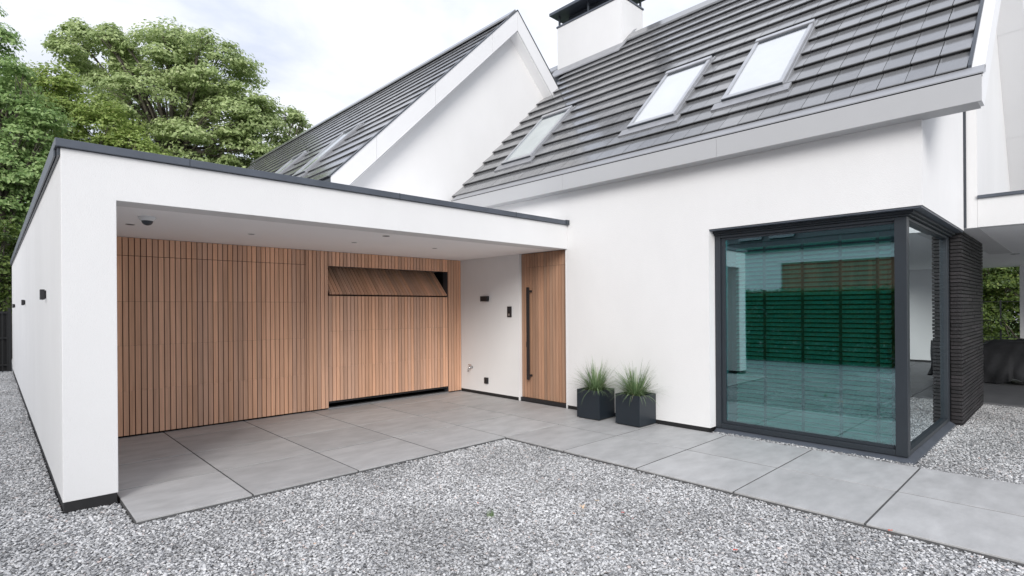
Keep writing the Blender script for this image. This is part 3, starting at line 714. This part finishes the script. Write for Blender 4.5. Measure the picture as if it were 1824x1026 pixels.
def tree(base, lobes, nclump, nleaf, rc, lsize, m, label, seed, trunk_r=.22, name='tree', wind=(0, 0, 0), group='trees around the house', nlimb=26, low=.3):
    """lobes: ellipsoids (x, y, z, rx, ry, rz) making up the crown"""
    rng = np.random.default_rng(seed); bx_, by_ = base
    o = empty(name, (bx_, by_, -.03), label, 'tree', group)
    vol = np.array([l[3] * l[4] * l[5] for l in lobes]); pick = rng.choice(len(lobes), nclump, p=vol ** .8 / np.sum(vol ** .8))
    d = rng.normal(size=(nclump, 3)); d /= np.linalg.norm(d, axis=1)[:, None]
    rad = rng.uniform(low, 1, nclump) ** .45
    Lb = np.array(lobes)[pick]; cc = Lb[:, :3] + d * rad[:, None] * Lb[:, 3:]
    r_c = rc * rng.uniform(.55, 1.35, nclump)
    k = nleaf
    q = rng.normal(size=(nclump, k, 3)); q /= np.linalg.norm(q, axis=2)[:, :, None]
    q[:, :, 2] = np.where(q[:, :, 2] < -.25, q[:, :, 2] * .35, q[:, :, 2])
    rr = rng.uniform(.25, 1, (nclump, k, 1)) ** .5
    off = q * rr * r_c[:, None, None] * np.array([1.15, 1.15, .62])
    off[:, :, 2] -= .28 * (off[:, :, 0] ** 2 + off[:, :, 1] ** 2) / r_c[:, None]        # sprays droop at their edges
    off += np.array(wind) * (rr * r_c[:, None, None]) * rng.uniform(0, 1, (nclump, k, 1))
    P_ = (cc[:, None, :] + off).reshape(-1, 3)
    nr = (q * .55 + d[:, None, :] * .55 + np.array([0, 0, .6]) + .4 * rng.normal(size=q.shape)).reshape(-1, 3)
    keep = P_[:, 2] > .12; P_ = P_[keep]; nr = nr[keep]
    v, f = leaf_cloud(P_, nr, lsize * rng.uniform(.6, 1.35, len(P_)), rng)
    me = np_mesh('crown', v - np.array(ORI[o]), f, m); link(bpy.data.objects.new('crown', me), o, ORI[o])
    # trunk, limbs, twigs
    top = np.array(lobes)[:, :3].mean(0); mb = MB()
    tz = max(1.2, min(l[2] - .75 * l[5] for l in lobes))
    fork = Vector((bx_ + (top[0] - bx_) * .35, by_ + (top[1] - by_) * .35, max(tz, 1.0)))
    mid = Vector((bx_ + .1, by_ - .05, fork.z * .5))
    tip = Vector((top[0], top[1], top[2]))
    mb.tube([(bx_, by_, -.05), mid, fork, fork.lerp(tip, .5), tip], [trunk_r * 1.25, trunk_r, trunk_r * .82, trunk_r * .45, .03], 9)
    sel = rng.choice(nclump, min(nlimb, nclump), replace=False)
    for i in sel:
        e = Vector(cc[i]); f_ = rng.uniform(0, .75); s0 = fork.lerp(tip, f_ * .8)
        m1 = s0.lerp(e, .45) + Vector((0, 0, .12 * (e - s0).length)) + Vector(rng.normal(size=3) * .12)
        rr0 = trunk_r * rng.uniform(.22, .42)
        mb.tube([s0, m1, e], [rr0, rr0 * .55, .012], 6)
        for _ in range(4):
            e2 = e + Vector(np.clip(rng.normal(size=3), -1, 1) * rc * .4); mb.tube([m1.lerp(e, rng.uniform(.1, .9)), e2], [rr0 * .28, .008], 5)
    mb.build('trunk', M['bark'], o, None, 0, True)
    return o
# big pale tree behind the garage
tree((6.2, 30.2), [(3.6, 32.4, 13.7, 1.7, 1.6, 1.6), (4.3, 31.8, 14.1, 1.3, 1.3, 1.2), (5.9, 30.3, 13.8, 2.0, 1.9, 1.6), (7.6, 28.9, 13.0, 1.9, 1.8, 1.8), (8.7, 28.2, 11.0, 1.8, 1.6, 1.9),
     (5.6, 30.6, 11.4, 2.5, 2.3, 1.6), (7.3, 29.2, 9.4, 2.5, 2.2, 1.7), (8.9, 28.2, 8.6, 1.6, 1.4, 1.6), (3.5, 32.6, 11.8, 1.3, 1.2, 1.2), (4.8, 31.4, 9.4, 1.8, 1.5, 1.4), (9.3, 28.2, 9.9, 1.3, 1.2, 1.7)],
     350, 230, .62, .17, M['leaf_pale'], 'tall broad pale green tree showing limbs behind the garage roof', 21, .34, wind=(.5, -.2, .1), nlimb=60)
tree((10.9, 28.6), [(11.4, 28.3, 11.4, .7, .7, .9), (10.8, 28.5, 9.9, .8, .8, .9)], 46, 75, .36, .16, M['leaf_pale'], 'slim sparse treetop peeking over the rear roof slope', 22, .12, nlimb=26)
tree((2.6, 27.9), [(3.2, 27.6, 9.2, 1.3, 1.2, 1.1), (2.1, 28.4, 9.4, 1.0, .9, 1.2), (1.5, 28.6, 10.6, .9, .8, 1.0), (2.2, 28.2, 10.5, .7, .7, .9), (2.7, 27.8, 8.0, 1.6, 1.3, .9), (2.6, 27.8, 6.2, 1.5, 1.3, 1.2)], 155, 190, .52, .135, M['leaf_yellow'], 'yellow green tree in front of the pale tree, behind the roof corner', 23, .18)
tree((4.6, 27.0), [(4.2, 27.0, 8.0, 1.3, 1.1, .9), (5.4, 26.4, 7.2, 1.5, 1.2, .8), (4.5, 27.2, 5.6, 1.6, 1.2, 1.3)], 130, 180, .5, .13, M['leaf_yellow'], 'low yellow green tree directly above the parapet', 24, .15)
tree((.3, 26.5), [(.4, 26.6, 9.8, .8, .7, 1.2), (.5, 26.4, 8.3, 1.1, .9, 1.2), (.9, 26.1, 6.8, 1.2, 1.0, 1.2), (.3, 26.5, 5.4, 1.1, .9, 1.4), (-.1, 26.7, 4.0, 1.1, .8, 1.5), (1.3, 25.9, 8.4, .6, .6, .9), (-1.2, 26.6, 6.5, 1.3, 1.0, 2.4)],
     230, 170, .52, .14, M['leaf_dark'], 'full deep green tree at the left edge beside the garage wall', 25, .2)
tree((.4, 33), [(.3, 32.9, 13.4, .8, .7, 1.4), (1.1, 32.1, 11.1, 1.0, .9, 1.2), (-.4, 33.3, 13.9, 1.0, .8, 1.4), (.4, 33, 9.2, 1.4, 1.2, 1.6)], 90, 150, .55, .17, M['leaf_dark'], 'tall slender deep green tree rising behind the left edge tree', 26, .24)
tree((1.4, 35), [(.6, 35, 7, 1.9, 1.2, 4.2), (3.0, 34, 6.6, 1.8, 1.2, 4.0)], 150, 130, .8, .2, M['leaf_dark'], 'dark tree farthest back behind the yellow green trees', 27, .3)
tree((.2, 22.8), [(.0, 22.8, 3.1, 1.1, .9, 1.5)], 70, 130, .45, .12, M['leaf_glossy'], 'small bushy tree standing just behind the black fence', 28, .1, name='bush_tree')
# trees beyond the terrace
for i, (x, y, zt, w, lb, mm) in enumerate(((25.5, 2.4, 6.0, 2.3, 'leafy dark tree seen between brick wall and porch pier', 'leaf_glossy'), (27.8, 4.4, 7.5, 2.6, 'dark tree behind the terrace, hidden mostly by the brick wall', 'leaf_dark'),
                                          (26.2, -.6, 6.5, 2.4, 'dark green tree behind the white porch pier', 'leaf_glossy'), (25.0, -4.0, 6.0, 2.5, 'bushy tree past the lawn mirrored in the side pane', 'leaf_dark'), (28.5, -7.5, 7, 3.0, 'tree at the far end of the lawn mirrored in the side pane', 'leaf_glossy'))):
    tree((x, y), [(x, y, zt * .62, w, w, zt * .42), (x, y, 1.6, w * .95, w * .9, 1.6)], 190, 230, .62, .10, M[mm], lb, 40 + i, .16, group='trees beyond the terrace', low=.1)

# hedge and neighbour across the forecourt (mirrored in the window)
def hedge(name, x0, x1, y0, y1, z1, label, seed, nl):
    rng = np.random.default_rng(seed); o = empty(name, ((x0 + x1) / 2, (y0 + y1) / 2, -.03), label, 'hedge')
    A = rng.uniform(size=(nl, 3)) * np.array([x1 - x0, y1 - y0, z1]) + np.array([x0, y0, 0.0])
    q = rng.normal(size=(nl, 3)); side = rng.integers(0, 4, nl); side[side == 3] = 0
    if x0 > 20: x1, x0 = x0, x1
    A[side == 0, 0] = x1 - np.abs(rng.normal(size=(side == 0).sum())) * .08
    A[side == 1, 2] = z1 + rng.normal(size=(side == 1).sum()) * .09
    A[:, 2] = np.maximum(A[:, 2], .03); q[side == 0] += np.array([1.2, 0, .5]); q[side == 1] += np.array([0, 0, 1.4])
    v, f = leaf_cloud(A, q, (.09 if z1 < 3 else .17) * rng.uniform(.6, 1.4, nl), rng)
    me = np_mesh('foliage', v - np.array(ORI[o]), f, M['leaf_hedge']); link(bpy.data.objects.new('foliage', me), o, ORI[o])
    mb = MB()
    for y in np.arange(y0 + .3, y1, .5): mb.tube([((x0 + x1) / 2, y, -.03), ((x0 + x1) / 2, y + .1, z1 * .85)], [.035, .01], 6)
    mb.build('stem', M['bark'], o)
hedge('hedge', -4.5, -3.6, 2.0, 10.2, 1.95, 'clipped green hedge across the gravel, mirrored in the tinted window', 3, 60000)
hedge('hedge', 31.0, 32.4, -16, 16, 4.2, 'tall dark hedge closing the garden behind the terrace trees', 9, 60000)
nb = empty('neighbour_house', (-9, 6, 0), 'house across the forecourt with brown slats and two roof windows, mirrored in the window', 'house')
MB().box(-9.4, -9.0, 8.3, 13.5, 0, 3.93).box(-9.4, -9.0, -2, 8.3, 3.36, 3.93).box(-9.4, -9.0, -2, 8.3, 0, .3).build('wall', M['nwall'], nb)
for k in range(70):
    y = -2 + k * .147
    piece('slat', M['nbrick'], nb, -9.16, -9.10, y, y + .135, .3, 3.36)
box('slat_backing', M['woodback'], nb, -9.4, -9.17, -2, 8.298, .3, 3.358)
box('gutter', M['anthracite'], nb, -9.0, -8.86, -2.4, 13.7, 3.86, 3.98)
MB().prism_y([(-8.95, 3.94), (-8.95, 3.98), (-13.2, 8.23), (-13.2, 8.0), (-9.2, 3.94)], -2.4, 13.7).build('roof', M['rooftile_far'], nb)
mbt = MB()
for r in range(14):
    X = -8.93 - r * .29; Z = 4.0 + r * .29
    mbt.prism_y([(X, Z), (X, Z + .05), (X - .3, Z + .31), (X - .3, Z + .26)], -2.4, 13.7)
o = mbt.build('roof_tiles', M['rooftile_far'], nb); o['kind'] = 'stuff'
for y in (9.15, 7.9):
    f = MB().prism_y([(-9.25, 4.43), (-9.25, 4.53), (-10.5, 5.78), (-10.5, 5.68)], y, y + .95).build('roof_window', M['skyframe'], nb)
    MB().prism_y([(-9.34, 4.63), (-9.34, 4.65), (-10.42, 5.73), (-10.42, 5.71)], y + .09, y + .86).build('pane', M['palepane'], f)

# fence at the end of the side passage
fe = empty('fence', (-1.2, 20.6, 0), 'black steel bar fence at the end of the gravel side passage', 'fence')
for k in range(34):
    x = -3.0 + k * .1
    piece('fence_bar', M['fence'], fe, x, x + .02, 20.6, 20.62, -.02, 1.68)
for z in (.15, .9, 1.6): piece('fence_rail', M['fence'], fe, -3.02, .40, 20.62, 20.65, z, z + .04)
for x in (-3.05, -1.3, .33): piece('fence_post', M['fence'], fe, x, x + .07, 20.6, 20.67, -.03, 1.75)
box('mesh_screen', M['dark'], fe, -3.0, .39, 20.68, 20.70, .0, 1.66)
# thin wire fence behind the terrace
fw = empty('wire_fence', (23.5, 0, 0), 'thin wire fence on slim posts in front of the trees beyond the terrace', 'fence')
wf = MB()
for z in (.6, 1.15, 1.75): wf.tube([(23.5, -9, z), (23.5, 8, z)], .011, 6)
wf.build('wire', M['fence'], fw)
for k in range(7): piece('fence_post', M['fence'], fw, 23.48, 23.52, -8.6 + k * 2.6, -8.56 + k * 2.6, -.03, 1.8)

# grass clumps by the terrace edge
def weeds(name, cx, cy, z, n, hgt, label, cat, seed, m=None, spread=.12):
    r = random.Random(seed); V = []; Fc = []
    for k in range(n):
        th = r.uniform(0, 2 * PI); p = Vector((cx + r.gauss(0, spread), cy + r.gauss(0, spread), z)); ln = hgt * r.uniform(.5, 1.2); side = Vector((-math.sin(th), math.cos(th), 0)); b = len(V); w = max(.0015, ln * .012)
        for i in range(5):
            f_ = i / 4; V += [tuple(p - side * w * (1 - f_)), tuple(p + side * (w * (1 - f_) + .0002))]
            a = .15 + f_ * r.uniform(.3, 1.0); p = p + Vector((math.cos(th) * math.sin(a), math.sin(th) * math.sin(a), math.cos(a))) * ln / 4
        Fc += [(b + 2 * i, b + 2 * i + 1, b + 2 * i + 3, b + 2 * i + 2) for i in range(4)]
    me = bpy.data.meshes.new(name); me.from_pydata([(x - cx, y - cy, zz_ - z) for x, y, zz_ in V], [], Fc); me.materials.append(m or M['blade'])
    o = link(bpy.data.objects.new(name, me), None, (cx, cy, z)); tag(o, label, cat)
weeds('grass_tuft', 21.2, 1.75, 0, 130, .75, 'clump of arching grass growing at the terrace edge behind the black cover', 'grass', 3, spread=.25)

# ------------------------------------------------------------------ gravel (stones scattered over its bed)
def stone_material():
    m = bpy.data.materials.new('slate_chip'); m.use_nodes = True; t = m.node_tree; b = t.nodes['Principled BSDF']; b.inputs['Roughness'].default_value = .55
    oi = t.nodes.new('ShaderNodeObjectInfo'); r = t.nodes.new('ShaderNodeValToRGB'); e = r.color_ramp.elements
    e[0].color = (.16, .162, .168, 1); e[1].color = (.78, .78, .78, 1)
    for p, c in ((.2, (.34, .343, .35)), (.5, (.53, .533, .538)), (.75, (.66, .66, .665)), (.975, (.76, .76, .76)), (.99, (.62, .48, .43))):
        x = e.new(p); x.color = (*c, 1)
    t.links.new(oi.outputs['Random'], r.inputs[0])
    nz = t.nodes.new('ShaderNodeTexNoise'); nz.inputs['Scale'].default_value = 70; co = t.nodes.new('ShaderNodeTexCoord'); t.links.new(co.outputs['Object'], nz.inputs['Vector'])
    v = t.nodes.new('ShaderNodeVectorMath'); v.operation = 'SCALE'; t.links.new(r.outputs[0], v.inputs[0]); t.links.new(mth('ADD', mth('MULTIPLY', nz.outputs['Fac'], .5, t), .72, t), v.inputs['Scale'])
    gp_ = t.nodes.new('ShaderNodeNewGeometry'); n2 = t.nodes.new('ShaderNodeTexNoise'); n2.inputs['Scale'].default_value = 1.1; n2.inputs['Detail'].default_value = 3
    t.links.new(gp_.outputs['Position'], n2.inputs['Vector']); v2 = t.nodes.new('ShaderNodeVectorMath'); v2.operation = 'SCALE'; t.links.new(v.outputs[0], v2.inputs[0])
    mr = t.nodes.new('ShaderNodeMapRange'); mr.inputs[1].default_value = .3; mr.inputs[2].default_value = .62; mr.inputs[3].default_value = .66; mr.inputs[4].default_value = .94
    t.links.new(n2.outputs['Fac'], mr.inputs[0]); t.links.new(mr.outputs[0], v2.inputs['Scale'])
    t.links.new(v2.outputs[0], b.inputs['Base Color']); return m
M['stone'] = stone_material()
sc_ = bpy.data.collections.new('stone_shapes')
for k in range(7):
    bm = bmesh.new(); bmesh.ops.create_icosphere(bm, subdivisions=2 if k % 2 else 1, radius=1)
    r = random.Random(k); ax = (r.uniform(.9, 1.45), r.uniform(.65, .95), r.uniform(.26, .48))
    cuts = [(Vector((r.gauss(0, 1), r.gauss(0, 1), r.gauss(0, .7))).normalized(), r.uniform(.55, .85)) for _ in range(6)]
    for v in bm.verts:
        v.co *= 1 + r.uniform(-.14, .14)
        for n_, d_ in cuts:
            q = v.co.dot(n_)
            if q > d_: v.co -= n_ * (q - d_)
        v.co = Vector((v.co.x * ax[0], v.co.y * ax[1], v.co.z * ax[2]))
    me = bpy.data.meshes.new('stone'); bm.to_mesh(me); bm.free(); me.materials.append(M['stone'])
    sc_.objects.link(bpy.data.objects.new('stone', me))
def gravel_nodes():
    ng = bpy.data.node_groups.new('scatter_stones', 'GeometryNodeTree')
    ng.interface.new_socket('Geometry', in_out='INPUT', socket_type='NodeSocketGeometry'); ng.interface.new_socket('Geometry', in_out='OUTPUT', socket_type='NodeSocketGeometry')
    n = ng.nodes.new; l = ng.links.new
    gi, go = n('NodeGroupInput'), n('NodeGroupOutput')
    ds = n('GeometryNodeDistributePointsOnFaces'); ds.distribute_method = 'RANDOM'; ds.inputs['Density'].default_value = 6300
    ci = n('GeometryNodeCollectionInfo'); ci.inputs['Collection'].default_value = sc_; ci.inputs['Separate Children'].default_value = True; ci.inputs['Reset Children'].default_value = True
    ip = n('GeometryNodeInstanceOnPoints'); ip.inputs['Pick Instance'].default_value = True
    def rv(tp, a, b, seed):
        r = n('FunctionNodeRandomValue'); r.data_type = tp; r.inputs['Seed'].default_value = seed
        i0, i1 = {'FLOAT': (2, 3), 'FLOAT_VECTOR': (0, 1), 'INT': (4, 5)}[tp]; r.inputs[i0].default_value = a; r.inputs[i1].default_value = b
        return r.outputs[{'FLOAT': 1, 'FLOAT_VECTOR': 0, 'INT': 2}[tp]]
    sp_ = n('GeometryNodeSetPosition'); l(rv('FLOAT_VECTOR', (0, 0, -.002), (0, 0, .016), 5), sp_.inputs['Offset'])
    l(gi.outputs[0], ds.inputs['Mesh']); l(ds.outputs['Points'], sp_.inputs['Geometry']); l(sp_.outputs[0], ip.inputs['Points']); l(ci.outputs[0], ip.inputs['Instance'])
    l(rv('INT', 0, 6, 2), ip.inputs['Instance Index'])
    l(rv('FLOAT_VECTOR', (-.5, -.5, 0), (.5, .5, 6.283), 3), ip.inputs['Rotation'])
    l(rv('FLOAT', .0058, .0134, 4), ip.inputs['Scale'])
    jg = n('GeometryNodeJoinGeometry'); l(gi.outputs[0], jg.inputs[0]); l(ip.outputs[0], jg.inputs[0]); l(jg.outputs[0], go.inputs[0])
    return ng
gv = MB(); z = -.006
def poly(*p):
    gv.add([(x, y, z) for x, y in p], [tuple(range(len(p)))])
poly((.405, 2.2), (2.9, -.3), (4.655, -2.0), (4.655, 5.002), (.405, 5.002))
poly((.405, 5.002), (.78, 5.002), (.78, 5.70), (.405, 5.70))
poly((-1.5, 4.0), (.405, 2.2), (.405, 20.3), (-1.5, 20.3))
z = .016
poly((6.683, 1.195), (6.772, 1.195), (6.772, 3.30), (6.683, 3.30))
z = -.006
poly((6.685, -1.2), (11.84, -1.2), (11.84, 1.195), (6.685, 1.195))
go_ = gv.build('gravel', M['gravelbed'])
tag(go_, 'loose grey slate gravel covering the forecourt', 'gravel', kind='stuff')
md = go_.modifiers.new('scatter', 'NODES'); md.node_group = gravel_nodes()

# fallen leaves and moss on the gravel
def fallen(x, y, s, rot, col, label, seed, lobed=True):
    r = random.Random(seed); n = 26; vs = [(0, 0, .006)]
    for i in range(n):
        a = 2 * PI * i / n; rad = s * (.55 + (.28 * math.cos(a * 5) if lobed else .05 * math.cos(3 * a))) * (1.35 if abs(math.sin(a)) < .35 else 1)
        vs.append((rad * math.cos(a), rad * math.sin(a) * .75, .006 + s * .25 * math.sin(2 * a + 1) ** 2 * r.uniform(.5, 1)))
    fs = [(0, i + 1, (i + 1) % n + 1) for i in range(n)]
    key = 'fl%s' % (col,)
    if key not in M: M[key] = mat('fallen_leaf', col, .7, noise=(60, .2))
    me = bpy.data.meshes.new('fallen_leaf'); me.from_pydata(vs, [], fs); me.materials.append(M[key])
    o = bpy.data.objects.new('fallen_leaf', me); link(o, None, (x, y, .031)); o.rotation_euler = (.1, -.12, rot)
    sk = MB().tube([(s * .6, 0, .0), (s * 1.15, .2 * s, .005)], .0018, 5).build('stalk', M[key], o, (x, y, .031))
    sk.location = (0, 0, 0)
    tag(o, label, 'leaf', 'fallen leaves on the gravel')
def gp(px, py, z=.031):
    s_, t_ = (px - 912) / 970.5, (py - 549.5) / 970.5
    d = F + RR * s_ - UU * t_; k = (z - 1.64) / d.z
    return d.x * k, d.y * k
for px, py, s_, c_, lb, lob in ((1037, 904, .055, (.62, .47, .33), 'large pale tan lobed leaf lying in the middle of the gravel', True), (1063, 893, .028, (.55, .43, .28), 'small beige curled leaf just behind the large tan leaf', False),
                             (1109, 914, .020, (.42, .06, .05), 'small deep red leaf to the right of the tan leaf', False), (851, 897, .018, (.60, .26, .20), 'small pinkish leaf near the moss tuft', False),
                             (1022, 916, .018, (.62, .30, .16), 'small orange leaf beside the large tan leaf', False), (1309, 981, .022, (.45, .07, .05), 'red leaf on the gravel near the lower right edge', False),
                             (1127, 925, .016, (.40, .10, .08), 'dull red leaf nearest the viewer beside the deep red one', False), (561, 970, .022, (.62, .42, .28), 'pale orange leaf on the left of the gravel', False),
                             (1585, 946, .022, (.50, .12, .08), 'reddish leaf against the edge of the paving', False)):
    x, y = gp(px, py); fallen(x, y, s_, random.uniform(0, 6), c_, lb, px, lob)
x, y = gp(874, 922, .0)
weeds('moss_tuft', x, y, .012, 70, .055, 'tiny green brown weed growing out of the gravel', 'weed', 9, spread=.016)
